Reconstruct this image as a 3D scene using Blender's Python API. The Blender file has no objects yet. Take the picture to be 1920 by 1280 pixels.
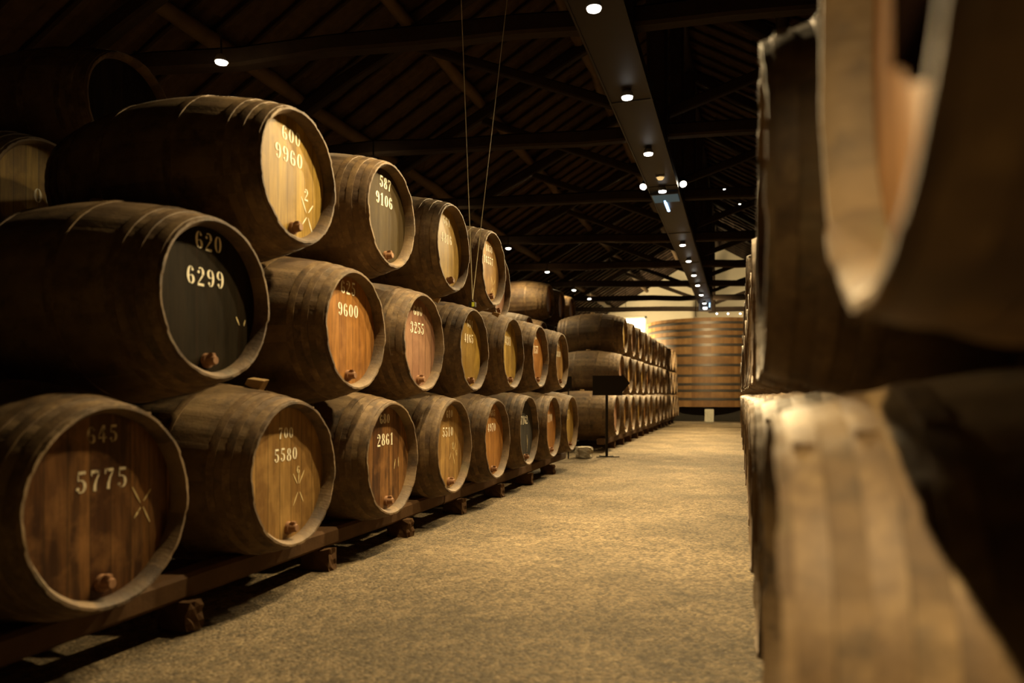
import bpy, bmesh, math, random
from mathutils import Vector, Matrix
R = random.Random(7)
PI = math.pi
COL = bpy.context.scene.collection
SC = bpy.context.scene

# ------------------------------------------------------------------ camera
F = 1370.0                      # focal length in pixels of the 1920 px wide frame
TANP = 425.0 / F
PSI = math.atan(TANP); CP, SP = math.cos(PSI), math.sin(PSI)
EYE = 1.13
cam_d = bpy.data.cameras.new('camera'); cam = bpy.data.objects.new('camera', cam_d); COL.objects.link(cam)
cam.location = (0, 0, EYE); cam.rotation_euler = (PI / 2, 0, PSI)
cam_d.sensor_width = 36.0; cam_d.lens = F / 1920 * 36.0
cam_d.shift_y = 100.0 / 1920
cam_d.clip_start = 0.02; cam_d.clip_end = 200
cam_d.dof.use_dof = True; cam_d.dof.focus_distance = 7.0; cam_d.dof.aperture_fstop = 1.3
SC.camera = cam
# ------------------------------------------------------------------ world, exposure
w = bpy.data.worlds.new('world'); SC.world = w; w.use_nodes = True
w.node_tree.nodes['Background'].inputs[0].default_value = (1.0, 0.75, 0.45, 1)
w.node_tree.nodes['Background'].inputs[1].default_value = 0.002
vs = SC.view_settings
vs.view_transform = 'Standard'; vs.look = 'None'; vs.gamma = 1; vs.use_curve_mapping = False
vs.exposure = 0.0
WARM = (1.0, 0.73, 0.36)
TRAY_W = 860.0      # power of each tray lamp
# ------------------------------------------------------------------ helpers
def P(x, y, z):
    """pixel x, y and camera depth z -> world point"""
    X = (x - 1385) * CP * z / F
    return Vector((X, (z + X * SP) / CP, EYE + (740 - y) * z / F))
def Ypx(x, X):
    z = F * X / (CP * (x - 1385)); return (z + X * SP) / CP
def tag(o, label, cat, group=None):
    o['label'] = label; o['category'] = cat
    if group: o['group'] = group
    return o
def empty(name, loc, rz=0):
    o = bpy.data.objects.new(name, None); COL.objects.link(o)
    o.location = loc; o.rotation_euler = (0, 0, rz); o.empty_display_size = .1
    return o
def link(name, me, parent=None):
    o = bpy.data.objects.new(name, me); COL.objects.link(o)
    if parent: o.parent = parent
    return o
def mesh(name, bm, mat, smooth=False):
    me = bpy.data.meshes.new(name)
    bmesh.ops.recalc_face_normals(bm, faces=bm.faces)
    bm.to_mesh(me); bm.free(); me.materials.append(mat)
    if smooth:
        for p in me.polygons: p.use_smooth = True
        me.set_sharp_from_angle(angle=math.radians(38))
    return me
def obj(name, bm, mat, parent=None, smooth=False, loc=None):
    o = link(name, mesh(name, bm, mat, smooth), parent)
    if loc is not None: o.location = loc
    return o
def box(bm, c, s, rot=None, bev=0):
    m = Matrix.Translation(Vector(c))
    if rot is not None: m = m @ rot
    m = m @ Matrix.Diagonal((s[0], s[1], s[2], 1))
    r = bmesh.ops.create_cube(bm, size=1, matrix=m)
    if bev:
        es = set(e for v in r['verts'] for e in v.link_edges)
        bmesh.ops.bevel(bm, geom=list(es), offset=bev, segments=2, affect='EDGES')
    return bm
def B(): return bmesh.new()
def tube(bm, pts, radii, seg=12, caps=True):
    rings = []
    n = len(pts)
    for i, p in enumerate(pts):
        p = Vector(p)
        d = (Vector(pts[min(i + 1, n - 1)]) - Vector(pts[max(i - 1, 0)])).normalized()
        a = Vector((0, 0, 1)) if abs(d.z) < .9 else Vector((1, 0, 0))
        u = d.cross(a).normalized(); v = d.cross(u)
        r = radii[i] if isinstance(radii, (list, tuple)) else radii
        rings.append([bm.verts.new(p + (u * math.cos(t) + v * math.sin(t)) * r) for t in [2 * PI * k / seg for k in range(seg)]])
    for i in range(n - 1):
        for k in range(seg):
            bm.faces.new((rings[i][k], rings[i][(k + 1) % seg], rings[i + 1][(k + 1) % seg], rings[i + 1][k]))
    if caps:
        bm.faces.new(rings[0]); bm.faces.new(rings[-1])
    return bm
def beam(bm, a, b, w_, h_, n=8, wob=.02, rnd=None):
    """hand-hewn timber from a to b, slightly irregular"""
    a, b = Vector(a), Vector(b); d = (b - a).normalized()
    s = d.cross(Vector((0, 0, 1)))
    if s.length < .1: s = Vector((1, 0, 0))
    s.normalize(); u = s.cross(d).normalized()
    prev = None; rnd = rnd or R
    for i in range(n + 1):
        t = i / n; c = a.lerp(b, t) + s * rnd.uniform(-wob, wob) + u * rnd.uniform(-wob, wob)
        ww, hh = w_ * rnd.uniform(.9, 1.08) / 2, h_ * rnd.uniform(.9, 1.08) / 2; ch = min(ww, hh) * .3
        ring = [bm.verts.new(c + s * x + u * y) for x, y in ((ww, hh - ch), (ww - ch, hh), (-ww + ch, hh), (-ww, hh - ch), (-ww, -hh + ch), (-ww + ch, -hh), (ww - ch, -hh), (ww, -hh + ch))]
        if prev:
            for k in range(8): bm.faces.new((prev[k], prev[(k + 1) % 8], ring[(k + 1) % 8], ring[k]))
        else: bm.faces.new(ring)
        prev = ring
    bm.faces.new(prev)
    return bm
ORD = ['first', 'second', 'third', 'fourth', 'fifth', 'sixth', 'seventh', 'eighth', 'ninth', 'tenth', 'eleventh', 'twelfth',
       'thirteenth', 'fourteenth', 'fifteenth', 'sixteenth', 'seventeenth', 'eighteenth', 'nineteenth', 'twentieth',
       'twenty-first', 'twenty-second', 'twenty-third', 'twenty-fourth', 'twenty-fifth', 'twenty-sixth']
# ------------------------------------------------------------------ materials
class NT:
    def __init__(s, name):
        s.m = bpy.data.materials.new(name); s.m.use_nodes = True; s.t = s.m.node_tree; s.n = s.t.nodes
        s.b = s.n['Principled BSDF']; s.out = s.n['Material Output']
    def new(s, typ, **kw):
        nd = s.n.new(typ)
        for k, v in kw.items(): setattr(nd, k, v)
        return nd
    def L(s, a, b): s.t.links.new(a, b)
    def val(s, inp, v):
        if hasattr(v, 'is_output'): s.L(v, inp)
        else: inp.default_value = v
    def math(s, op, a, b=0.0):
        nd = s.new('ShaderNodeMath', operation=op); s.val(nd.inputs[0], a); s.val(nd.inputs[1], b); return nd.outputs[0]
    def noise(s, vec, scale, detail=4, rough=.55, w=None):
        nd = s.new('ShaderNodeTexNoise', noise_dimensions='4D' if w is not None else '3D')
        s.L(vec, nd.inputs['Vector']); nd.inputs['Scale'].default_value = scale
        nd.inputs['Detail'].default_value = detail; nd.inputs['Roughness'].default_value = rough
        if w is not None: s.L(w, nd.inputs['W'])
        return nd.outputs['Fac']
    def scalev(s, vec, v):
        nd = s.new('ShaderNodeVectorMath', operation='MULTIPLY'); s.L(vec, nd.inputs[0]); nd.inputs[1].default_value = v; return nd.outputs[0]
    def ramp(s, fac, stops):
        nd = s.new('ShaderNodeValToRGB'); s.L(fac, nd.inputs[0]); e = nd.color_ramp.elements
        while len(e) < len(stops): e.new(.5)
        for k, (p, c) in enumerate(stops):
            e[k].position = p; e[k].color = (*c, 1) if len(c) == 3 else c
        return nd.outputs[0]
    def mix(s, fac, a, b, mode='MIX'):
        nd = s.new('ShaderNodeMix', data_type='RGBA', blend_type=mode); s.val(nd.inputs['Factor'], fac)
        for i, v in ((6, a), (7, b)):
            if hasattr(v, 'is_output'): s.L(v, nd.inputs[i])
            else: nd.inputs[i].default_value = (*v, 1)
        return nd.outputs[2]
    def bump(s, h, strength=.5, dist=.01):
        nd = s.new('ShaderNodeBump'); s.L(h, nd.inputs['Height']); nd.inputs['Strength'].default_value = strength
        nd.inputs['Distance'].default_value = dist; s.L(nd.outputs[0], s.b.inputs['Normal'])
    def col(s, c):
        if hasattr(c, 'is_output'): s.L(c, s.b.inputs['Base Color'])
        else: s.b.inputs['Base Color'].default_value = (*c, 1)
    def rough(s, r): s.val(s.b.inputs['Roughness'], r)
    def obj(s): return s.new('ShaderNodeTexCoord').outputs['Object']
    def uv(s): return s.new('ShaderNodeTexCoord').outputs['UV']
    def rnd(s): return s.new('ShaderNodeObjectInfo').outputs['Random']

def plain(name, c, rough=.6, metal=0, nscale=12, var=.35, bump=.2, dist=.004):
    t = NT(name); o = t.obj(); f = t.noise(o, nscale, 6)
    t.col(t.mix(f, tuple(x * (1 - var) for x in c), tuple(min(1, x * (1 + var)) for x in c)))
    t.rough(rough); t.b.inputs['Metallic'].default_value = metal; t.b.inputs['Specular IOR Level'].default_value = .15 if rough > .45 else .5; t.bump(t.noise(o, nscale * 3, 5), bump, dist); return t.m

def stave_mat():
    t = NT('weathered_oak_staves'); uv = t.uv(); o = t.obj(); rn = t.rnd(); rw = t.math('MULTIPLY', rn, 50.0)
    sep = t.new('ShaderNodeSeparateXYZ'); t.L(uv, sep.inputs[0])
    idx = t.math('FLOOR', t.math('MULTIPLY', sep.outputs[0], 28.0))
    wn = t.new('ShaderNodeTexWhiteNoise', noise_dimensions='2D')
    cb = t.new('ShaderNodeCombineXYZ'); t.L(idx, cb.inputs[0]); t.L(rw, cb.inputs[1]); t.L(cb.outputs[0], wn.inputs['Vector'])
    grain = t.noise(t.scalev(uv, (170, 4, 1)), 1.0, 5, .6, rw)
    patch = t.noise(o, 3.2, 6, .65, rw)
    c = t.ramp(wn.outputs[0], [(0, (.040, .020, .009)), (.45, (.080, .044, .019)), (1, (.14, .085, .038))])
    c = t.mix(t.math('MULTIPLY', grain, .5), c, (.055, .034, .018))
    dust = t.ramp(patch, [(.40, (0, 0, 0)), (.68, (1, 1, 1))])
    c = t.mix(t.math('MULTIPLY', dust, .55), c, (.28, .185, .08))
    moss = t.ramp(t.noise(o, 5.5, 5, .6, rw), [(.55, (0, 0, 0)), (.72, (1, 1, 1))])
    c = t.mix(t.math('MULTIPLY', moss, .35), c, (.085, .085, .035))
    dark = t.ramp(t.noise(o, 7.0, 5, .7, rw), [(.30, (0, 0, 0)), (.48, (1, 1, 1))])
    c = t.mix(dark, (.035, .022, .012), c)
    t.col(c); t.rough(.72)
    t.bump(t.math('ADD', grain, t.math('MULTIPLY', t.noise(o, 60, 4), .8)), .45, .004)
    return t.m
def hoop_mat():
    t = NT('dusty_iron_hoop'); o = t.obj(); rn = t.math('MULTIPLY', t.rnd(), 50.0)
    f = t.noise(o, 9, 7, .7, rn)
    t.col(t.ramp(f, [(.3, (.035, .021, .011)), (.5, (.115, .070, .032)), (.7, (.25, .168, .078))]))
    t.rough(.6); t.b.inputs['Metallic'].default_value = .15; t.bump(t.noise(o, 70, 5), .4, .002); return t.m
def head_mat(name, lo, hi, streak, rough=.42, pw=.085, gloss=.2, stain=.5):
    t = NT(name); o = t.obj(); rw = t.math('MULTIPLY', t.rnd(), 40.0)
    sep = t.new('ShaderNodeSeparateXYZ'); t.L(o, sep.inputs[0])
    y = t.math('ADD', t.math('DIVIDE', sep.outputs[1], pw), t.math('MULTIPLY', t.rnd(), 3.0)); idx = t.math('FLOOR', y)
    wn = t.new('ShaderNodeTexWhiteNoise', noise_dimensions='2D'); cb = t.new('ShaderNodeCombineXYZ')
    t.L(idx, cb.inputs[0]); t.L(rw, cb.inputs[1]); t.L(cb.outputs[0], wn.inputs['Vector'])
    c = t.mix(wn.outputs[0], lo, hi)
    grain = t.noise(t.scalev(o, (1, 60, 5)), 1.0, 6, .6, rw)
    c = t.mix(t.ramp(grain, [(.35, (.55, .55, .55)), (.65, (0, 0, 0))]), c, tuple(x * .45 for x in lo))
    drip = t.noise(t.scalev(o, (1, 14, 2.2)), 1.0, 5, .6, rw)
    c = t.mix(t.math('MULTIPLY', t.ramp(drip, [(.48, (0, 0, 0)), (.62, (1, 1, 1))]), stain), c, streak)
    pat = t.noise(o, 6, 4, .6, rw)
    c = t.mix(t.math('MULTIPLY', t.ramp(pat, [(.5, (0, 0, 0)), (.8, (1, 1, 1))]), .5), c, tuple(min(1, x * 1.3) for x in hi))
    fr = t.math('FRACT', y); edge = t.math('ABSOLUTE', t.math('SUBTRACT', fr, .5))
    j = t.math('GREATER_THAN', edge, .478)
    c = t.mix(t.math('MULTIPLY', j, .75), c, (.02, .012, .006))
    t.col(c); t.rough(t.math('ADD', t.math('MULTIPLY', pat, .3), rough - .12)); t.b.inputs['Specular IOR Level'].default_value = gloss
    t.bump(t.math('SUBTRACT', grain, t.math('MULTIPLY', j, 1.5)), .35, .002)
    return t.m
STAVE = stave_mat(); HOOP = hoop_mat()
HM = {
 'gold':  head_mat('golden_head', (.25, .15, .03), (.44, .29, .06), (.14, .08, .02)),
 'amber': head_mat('amber_head', (.25, .105, .025), (.42, .20, .05), (.10, .04, .015)),
 'rosy':  head_mat('rosy_brown_head', (.24, .12, .075), (.38, .225, .13), (.12, .05, .035), pw=.12),
 'black': head_mat('black_painted_head', (.010, .007, .003), (.018, .013, .006), (.03, .02, .01), rough=.6, pw=.3, stain=.3, gloss=.04),
 'olive': head_mat('olive_brown_head', (.042, .028, .011), (.056, .039, .016), (.085, .06, .022), rough=.6, pw=.16, stain=.3, gloss=.06),
 'patchy': head_mat('stained_head', (.06, .024, .01), (.30, .15, .05), (.03, .013, .007), rough=.36, pw=.1, stain=.9),
 'tan':   head_mat('tan_head', (.20, .105, .032), (.42, .26, .085), (.13, .065, .022), pw=.105),
 'slate': head_mat('slate_painted_head', (.045, .043, .04), (.055, .052, .048), (.09, .085, .07), pw=.3, stain=.3, gloss=.06, rough=.6),
}
def paint_mat(name, c, wear=.5):
    t = NT(name); t.col(c); t.rough(.7); o = t.obj()
    f = t.noise(t.scalev(o, (1, 14, 4)), 2.2, 6, .75)
    a = t.ramp(f, [(wear - .12, (.12, .12, .12)), (wear, (1, 1, 1))]); t.L(a, t.b.inputs['Alpha']); return t.m
PAINT = paint_mat('white_stencil_paint', (.9, .86, .68), .36)
PAINTW = paint_mat('worn_stencil_paint', (.55, .48, .33), .50)
CHALK = paint_mat('yellow_chalk', (.70, .58, .30), .42)
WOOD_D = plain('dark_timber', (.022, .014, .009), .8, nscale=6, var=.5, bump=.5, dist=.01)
WOOD_L = plain('pale_log', (.10, .064, .035), .75, nscale=5, var=.4, bump=.5, dist=.01)
WOOD_M = plain('rail_timber', (.075, .040, .018), .75, nscale=6, var=.45, bump=.4, dist=.008)
CHOCKM = plain('fresh_chock_wood', (.34, .23, .11), .8, nscale=10)
PEG = plain('spigot_wood', (.24, .13, .07), .55, nscale=14)
DARKM = plain('dark_metal', (.03, .026, .02), .55, .3)
TRAYM = plain('brown_painted_steel', (.014, .009, .005), .5, .2, nscale=4, var=.2, bump=.1)
STEEL = plain('pale_steel', (.45, .45, .45), .35, .6)
ROPE = plain('pale_cable', (.55, .50, .33), .5)
def emis(name, c, s):
    t = NT(name); t.b.inputs['Base Color'].default_value = (.8, .8, .8, 1)
    t.b.inputs['Emission Color'].default_value = (*c, 1); t.b.inputs['Emission Strength'].default_value = s; return t.m
LENS = emis('lamp_lens', (1, .94, .82), 14); LENS2 = emis('cool_lamp_lens', (.9, .95, 1), 12)
BLUE = emis('blue_glow', (.35, .6, 1), 4.0); BLUED = emis('dim_blue_glow', (.10, .42, .55), .10); BLUED.node_tree.nodes['Principled BSDF'].inputs['Base Color'].default_value = (.01, .02, .03, 1)

# ------------------------------------------------------------------ barrel meshes
LEN = 1.45; REC = .068; CH = .03
def prof(d, Rh, Rb):
    t = d / LEN; return Rb - (Rb - Rh) * abs(2 * t - 1) ** 2.1
def body_mesh(Rh, Rb, seed):
    rr = random.Random(seed); bm = B(); NS = 28; SUB = 4; NA = NS * SUB
    off = [rr.uniform(-.0015, .0025) for _ in range(NS)]; endj = [rr.uniform(-.004, .004) for _ in range(NS)]
    rows = [(d * LEN, prof(d * LEN, Rh, Rb), 1) for d in [i / 22 for i in range(23)]]
    rows = [(LEN, 0.0, 3), (LEN - REC, 0.0, 3)][:0] + rows[::-1]
    # from rear rim forward to front rim, then the inner chime and back to the head groove
    rows += [(0.0, Rh - CH * .4, 2), (.026, Rh - CH, 2), (REC + .012, Rh - CH - .004, 0), (REC + .014, Rh - CH - .05, 0)]
    uvl = bm.loops.layers.uv.new('uv'); rings = []
    for d, r, k in rows:
        ring = []
        for a in range(NA):
            s = a // SUB; jt = (a % SUB == 0)
            rad = r + (off[s] if k == 1 else 0) - (.0035 if jt and k == 1 else 0)
            dd = d + (endj[s] if (k == 2 or (k == 1 and d < .001)) else 0)
            th = 2 * PI * a / NA
            ring.append(bm.verts.new((-dd, rad * math.sin(th), Rb + rad * math.cos(th))))
        rings.append(ring)
    tot = 0; vs_ = [0]
    for i in range(1, len(rows)):
        tot += math.hypot(rows[i][0] - rows[i - 1][0], rows[i][1] - rows[i - 1][1]); vs_.append(tot)
    for i in range(len(rings) - 1):
        for a in range(NA):
            b = (a + 1) % NA
            f = bm.faces.new((rings[i][a], rings[i][b], rings[i + 1][b], rings[i + 1][a]))
            for lp, (ua, vv) in zip(f.loops, ((a, i), (a + 1, i), (a + 1, i + 1), (a, i + 1))):
                lp[uvl].uv = (ua / NA, vs_[vv])
    # rear head closes the cask
    rb = [bm.verts.new((-LEN + REC, (Rh - CH) * math.sin(2 * PI * a / NA), Rb + (Rh - CH) * math.cos(2 * PI * a / NA))) for a in range(NA)]
    for a in range(NA): bm.faces.new((rings[0][a], rb[a], rb[(a + 1) % NA], rings[0][(a + 1) % NA]))
    bm.faces.new(rb)
    me = mesh('staves', bm, STAVE, False)
    for p in me.polygons: p.use_smooth = True
    me.set_sharp_from_angle(angle=math.radians(35)); return me
def headdisc(Rh, Rb, mat):
    bm = B(); r = Rh - CH + .002; n = 64
    a = [bm.verts.new((-REC, r * math.sin(2 * PI * k / n), r * math.cos(2 * PI * k / n))) for k in range(n)]
    b = [bm.verts.new((-REC - .011, v.co.y, v.co.z)) for v in a]
    bm.faces.new(a); bm.faces.new(b)
    for k in range(n): bm.faces.new((a[k], a[(k + 1) % n], b[(k + 1) % n], b[k]))
    return mesh('head', bm, mat)
def hoop_mesh(Rh, Rb, d0, d1):
    bm = B(); n = 72; rows = []
    for d, o in ((d0, -.002), (d0, .0035), ((d0 + d1) / 2, .005), (d1, .0035), (d1, -.002)):
        r = prof(d, Rh, Rb) + o
        rows.append([bm.verts.new((-d, r * math.sin(2 * PI * k / n), Rb + r * math.cos(2 * PI * k / n))) for k in range(n)])
    for i in range(4):
        for k in range(n): bm.faces.new((rows[i][k], rows[i][(k + 1) % n], rows[i + 1][(k + 1) % n], rows[i + 1][k]))
    box(bm, (-(d0 + d1) / 2, prof((d0 + d1) / 2, Rh, Rb) * math.sin(.5), Rb + prof((d0 + d1) / 2, Rh, Rb) * math.cos(.5)), (.03, .02, .014))
    return mesh('hoop', bm, HOOP, True)
HOOPD = [(.018, .062), (.105, .145), (.19, .23), (.47, .515), (.935, .98), (1.22, 1.26), (1.305, 1.345), (1.388, 1.432)]
def peg_mesh():
    bm = B()
    tube(bm, [(0, 0, 0), (.018, 0, 0), (.018, 0, 0), (.052, 0, .002), (.058, 0, .002)], [.036, .034, .026, .022, .018], 16)
    box(bm, (.034, 0, .012), (.03, .026, .05), bev=.004)
    return mesh('spigot', bm, PEG, True)
def bung_mesh():
    bm = B(); tube(bm, [(0, 0, -.01), (0, 0, .016), (0, 0, .024)], [.045, .05, .044], 16); return mesh('bung', bm, CHOCKM, True)
PEGM = peg_mesh(); BUNGM = bung_mesh()
KINDS = {}
for key, (Rh, Rb) in {'A': (.40, .508), 'M': (.378, .502), 'T': (.366, .487), 'N': (.39, .49)}.items():
    KINDS[key] = dict(Rh=Rh, Rb=Rb, body=[body_mesh(Rh, Rb, i) for i in range(3)], heads={}, hoops=[hoop_mesh(Rh, Rb, *d) for d in HOOPD])

# ---------------- stencil digits
def stroke(bm, pts, ws, M):
    n = len(pts); L_, R_ = [], []
    for i in range(n):
        a = Vector(pts[max(i - 1, 0)]); b = Vector(pts[min(i + 1, n - 1)]); d = (b - a).normalized()
        nn = Vector((-d.y, d.x)); w_ = ws[i] / 2; p = Vector(pts[i])
        L_.append(bm.verts.new(M(p + nn * w_))); R_.append(bm.verts.new(M(p - nn * w_)))
    for i in range(n - 1): bm.faces.new((L_[i], L_[i + 1], R_[i + 1], R_[i]))
def arc(cx, cy, rx, ry, a0, a1, wm=.16, wn=.035, n=14):
    pts, ws = [], []
    for i in range(n + 1):
        a = math.radians(a0 + (a1 - a0) * i / n)
        pts.append((cx + rx * math.cos(a), cy + ry * math.sin(a))); ws.append(wn + (wm - wn) * abs(math.cos(a)) ** 1.3)
    return pts, ws
def ln(a, b, w0, w1=None): return [a, b], [w0, w1 if w1 is not None else w0]
def ball(x, y, r=.085):
    return [(x - r, y), (x - r * .5, y), (x + r * .5, y), (x + r, y)], [r * .6, r * 1.8, r * 1.8, r * .6]
def flip(g): return [([(.6 - x, 1 - y) for x, y in p], w_) for p, w_ in g]
G6 = [arc(.3, .5, .19, .43, 98, 262), arc(.3, .28, .19, .22, -82, 82), arc(.3, .5, .17, .43, 50, 82, .08), ball(.42, .78, .07), arc(.3, .28, .17, .2, 98, 140, .07)]
GL = {
 '0': [arc(.3, .5, .19, .43, 98, 262), arc(.3, .5, .19, .43, -82, 82)],
 '6': G6, '9': flip(G6),
 '8': [arc(.3, .73, .15, .21, 98, 262, .13), arc(.3, .73, .15, .21, -82, 82, .13), arc(.3, .27, .19, .22, 98, 262), arc(.3, .27, .19, .22, -82, 82)],
 '3': [arc(.27, .73, .17, .21, -80, 120, .15), arc(.26, .28, .2, .24, -125, 75, .16), ball(.12, .78, .07), ball(.1, .2, .08)],
 '2': [arc(.28, .70, .18, .25, -25, 130, .16), ln((.43, .56), (.1, .14), .1, .04), ln((.07, .07), (.53, .07), .13), ball(.13, .72, .08)],
 '5': [ln((.12, .90), (.5, .90), .14), ln((.13, .82), (.13, .54), .05), arc(.26, .31, .2, .27, -125, 110, .16), ball(.11, .2, .08)],
 '1': [ln((.3, .09), (.3, .97), .16), ln((.15, .04), (.45, .04), .06), ln((.1, .8), (.22, .88), .06)],
 '7': [ln((.06, .9), (.52, .9), .14), ([(.48, .80), (.34, .55), (.26, .3), (.24, .03)], [.05, .09, .14, .16]), ln((.08, .84), (.08, .72), .05)],
 '4': [ln((.38, .03), (.38, .97), .15), ln((.29, .95), (.05, .36), .05), ln((.03, .29), (.28, .29), .07), ln((.47, .29), (.57, .29), .07)],
 '(': [],
}
def text(bm, s, cy, cz, h, sp=.74, jitter=0):
    n = len(s); w0 = h * sp
    for i, c in enumerate(s):
        if c not in GL: continue
        y0 = cy + (i - n / 2) * w0 + w0 * .1; z0 = cz - h / 2 + R.uniform(-1, 1) * jitter
        for pts, ws in GL[c]:
            stroke(bm, pts, ws, lambda p: Vector((.0008, y0 + p.x * h * 1.02, z0 + p.y * h)))
def lines(bm, segs, w_=.008):
    for a, b in segs: stroke(bm, [a, ((a[0] + b[0]) / 2, (a[1] + b[1]) / 2), b], [w_ * .5, w_, w_ * .4], lambda p: Vector((.0008, p.x, p.y)))

def barrel(center, kind='A', head='tan', label='', group=None, rz=0, yaw=0, texts=None, marks=None, paint=None, bung=True, tm=(0, 0)):
    """center: world point of the middle of the front rim; axis along -X (or +X when rz = pi)"""
    K = KINDS[kind]; Rb = K['Rb']
    t = empty('oak_barrel', (center[0], center[1], center[2] - Rb), rz + yaw)
    tag(t, label, 'barrel', group)
    link('staves', R.choice(K['body']), t)
    hm = K['heads'].get(head)
    if hm is None: hm = K['heads'][head] = headdisc(K['Rh'], Rb, HM[head])
    h = link('head', hm, t); h.location = (0, 0, Rb)
    for m_ in K['hoops']: link('hoop', m_, t)
    p = link('spigot', PEGM, t); p.location = (-REC, R.uniform(-.02, .02), Rb - K['Rh'] * .77)
    if bung:
        b = link('bung', BUNGM, t); b.location = (-LEN / 2, 0, 2 * Rb); b.rotation_euler = (R.uniform(-.1, .1), R.uniform(-.1, .1), 0)
    if texts:
        for s, cy, cz, hh in texts:
            bm = B(); text(bm, s, cy, cz, hh, jitter=.002)
            o = link('painted_number', mesh('painted_number', bm, paint or PAINT), t); o.location = (-REC + .001, 0, Rb)
    if marks:
        for s, cy, cz, hh in marks[1]:
            bm = B(); text(bm, s, cy, cz, hh)
            o = link('chalk_figure', mesh('chalk_figure', bm, marks[2] if len(marks) > 2 else CHALK), t); o.location = (-REC + .001, 0, Rb)
        bm = B(); lines(bm, marks[0])
        o = link('chalk_mark', mesh('chalk_mark', bm, marks[2] if len(marks) > 2 else CHALK), t); o.location = (-REC + .001, 0, Rb)
    return t
XH = -2.35
def left(px, h, **kw):
    return barrel((XH + R.uniform(-.015, .015), Ypx(px, XH), EYE + h), **kw)
def cross(y, z, s=.05):  # two slanting bars below and two above, like a cut cross
    return [((y - s, z + s * 1.5), (y - s * .15, z + s * .1)), ((y + s, z + s * 1.1), (y + s * .2, z + s * .2)), ((y - s * .8, z - s * 1.1), (y - s * .1, z - s * .3)), ((y + s * .9, z - s * 1.7), (y + s * .15, z - s * .3))]
GB, GM, GT = 'near stack bottom row barrels', 'near stack middle row barrels', 'near stack top row barrels'
left(219, -.441, kind='A', head='patchy', group=GB, texts=[('645', .0, .285, .072), ('5775', .0, .105, .088)], paint=PAINTW,
     marks=(cross(.20, -.02, .05), []), label='oak barrel with dark stained head marked 645 over 5775, nearest on the bottom row')
left(557, -.438, kind='A', head='tan', group=GB, texts=[('700', -.01, .225, .066), ('5580', -.01, .105, .076)],
     marks=([((.06, -.01), (.10, -.07)), ((.17, -.0), (.12, -.07)), ((.115, .0), (.112, -.07)), ((.105, -.12), (.06, -.19)), ((.125, -.12), (.16, -.18))], [('6', .11, .01, .05)]),
     label='oak barrel with golden brown head marked 700 over 5580, a chock on its top')
left(742, -.455, kind='A', head='patchy', group=GB, texts=[('680', -.02, .285, .074), ('2861', -.01, .135, .09)],
     marks=([((.15, -.02), (.13, -.09)), ((.2, -.01), (.2, -.08))], []), label='oak barrel with streaky red-brown head marked 2861, bottom row')
left(854.5, -.446, kind='A', head='tan', group=GB, texts=[('610', .02, .28, .07), ('5510', -.02, .125, .085)],
     marks=([((.02, -.12), (.06, -.06)), ((.1, -.07), (.14, -.17)), ((.08, .02), (.12, -.04)), ((.16, .02), (.12, -.05))], [('2', .1, .0, .06), ('6', .18, -.07, .06)]),
     label='oak barrel with tan head marked 610 over 5510 and yellow chalk figures, bottom row')
left(935.5, -.455, kind='A', head='amber', group=GB, texts=[('665', .02, .27, .07), ('4970', -.02, .12, .088)], label='oak barrel with amber head marked 4970, bottom row')
left(994.5, -.425, kind='A', head='slate', group=GB, texts=[('7162', -.02, .13, .105)], marks=([((.1, -.05), (.12, -.2)), ((.14, -.1), (.1, -.26))], []),
     label='oak barrel with black-grey painted head marked 7162, bottom row')
left(1041, -.430, kind='A', head='amber', group=GB, texts=[('1110', -.02, .12, .11)], label='oak barrel with reddish amber head marked 1110, bottom row')
left(1075.5, -.426, kind='A', head='gold', group=GB, marks=([((.0, .2), (.05, .12)), ((.05, .2), (0, .1)), ((.05, .0), (.06, -.2))], [('20', 0, .1, .1), ('8', .05, .22, .09)]),
     label='oak barrel with gold head and yellow chalk scribbles beside the stone block')
left(414, .453, kind='M', head='black', group=GM, texts=[('620', .0, .275, .088), ('6299', -.02, .105, .090)],
     marks=([((.2, -.06), (.225, -.1)), ((.26, -.1), (.27, -.07))], []), label='big oak barrel with black head marked 620 over 6299')
left(668, .415, kind='M', head='amber', group=GM, texts=[('625', -.01, .275, .09), ('9600', -.01, .13, .09)], label='oak barrel with orange amber head marked 625 over 9600')
left(799, .412, kind='M', head='rosy', group=GM, texts=[('600', .0, .25, .08), ('3255', -.01, .115, .09)], label='oak barrel with rosy brown head marked 3255')
left(892, .420, kind='M', head='gold', group=GM, texts=[('614', .03, .25, .075), ('4165', .0, .11, .085)], label='oak barrel with bright golden head marked 614 over 4165')
left(962, .450, kind='M', head='gold', group=GM, texts=[('431', -.02, .14, .1)], label='oak barrel with golden head marked 431, fifth along the middle row')
left(1015, .475, kind='M', head='amber', group=GM, texts=[('0', .0, .26, .1), ('157', .0, .09, .1)], label='oak barrel with amber head marked 157, sixth along the middle row')
left(1054, .472, kind='M', head='tan', group=GM, texts=[('601', .0, .25, .09), ('3838', .02, .1, .085)], label='oak barrel with pale tan head marked 3838, last of the near middle row')
left(562, 1.222, kind='T', head='gold', group=GT, texts=[('600', .0, .235, .085), ('9960', -.02, .115, .092), ('2', .15, -.06, .07)],
     marks=(cross(.16, -.17, .06), [], PAINT), label='oak barrel with golden head marked 600 over 9960, nearest on the top row')
left(739.5, 1.28, kind='T', head='olive', group=GT, texts=[('587', .01, .24, .085), ('9106', -.01, .115, .09)], label='oak barrel with dull olive head marked 587 over 9106')
left(849.5, 1.265, kind='T', head='gold', group=GT, texts=[('661', -.02, .23, .075), ('4816', -.02, .08, .085)], label='oak barrel with golden head marked 4816, third on the top row behind the cable')
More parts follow.
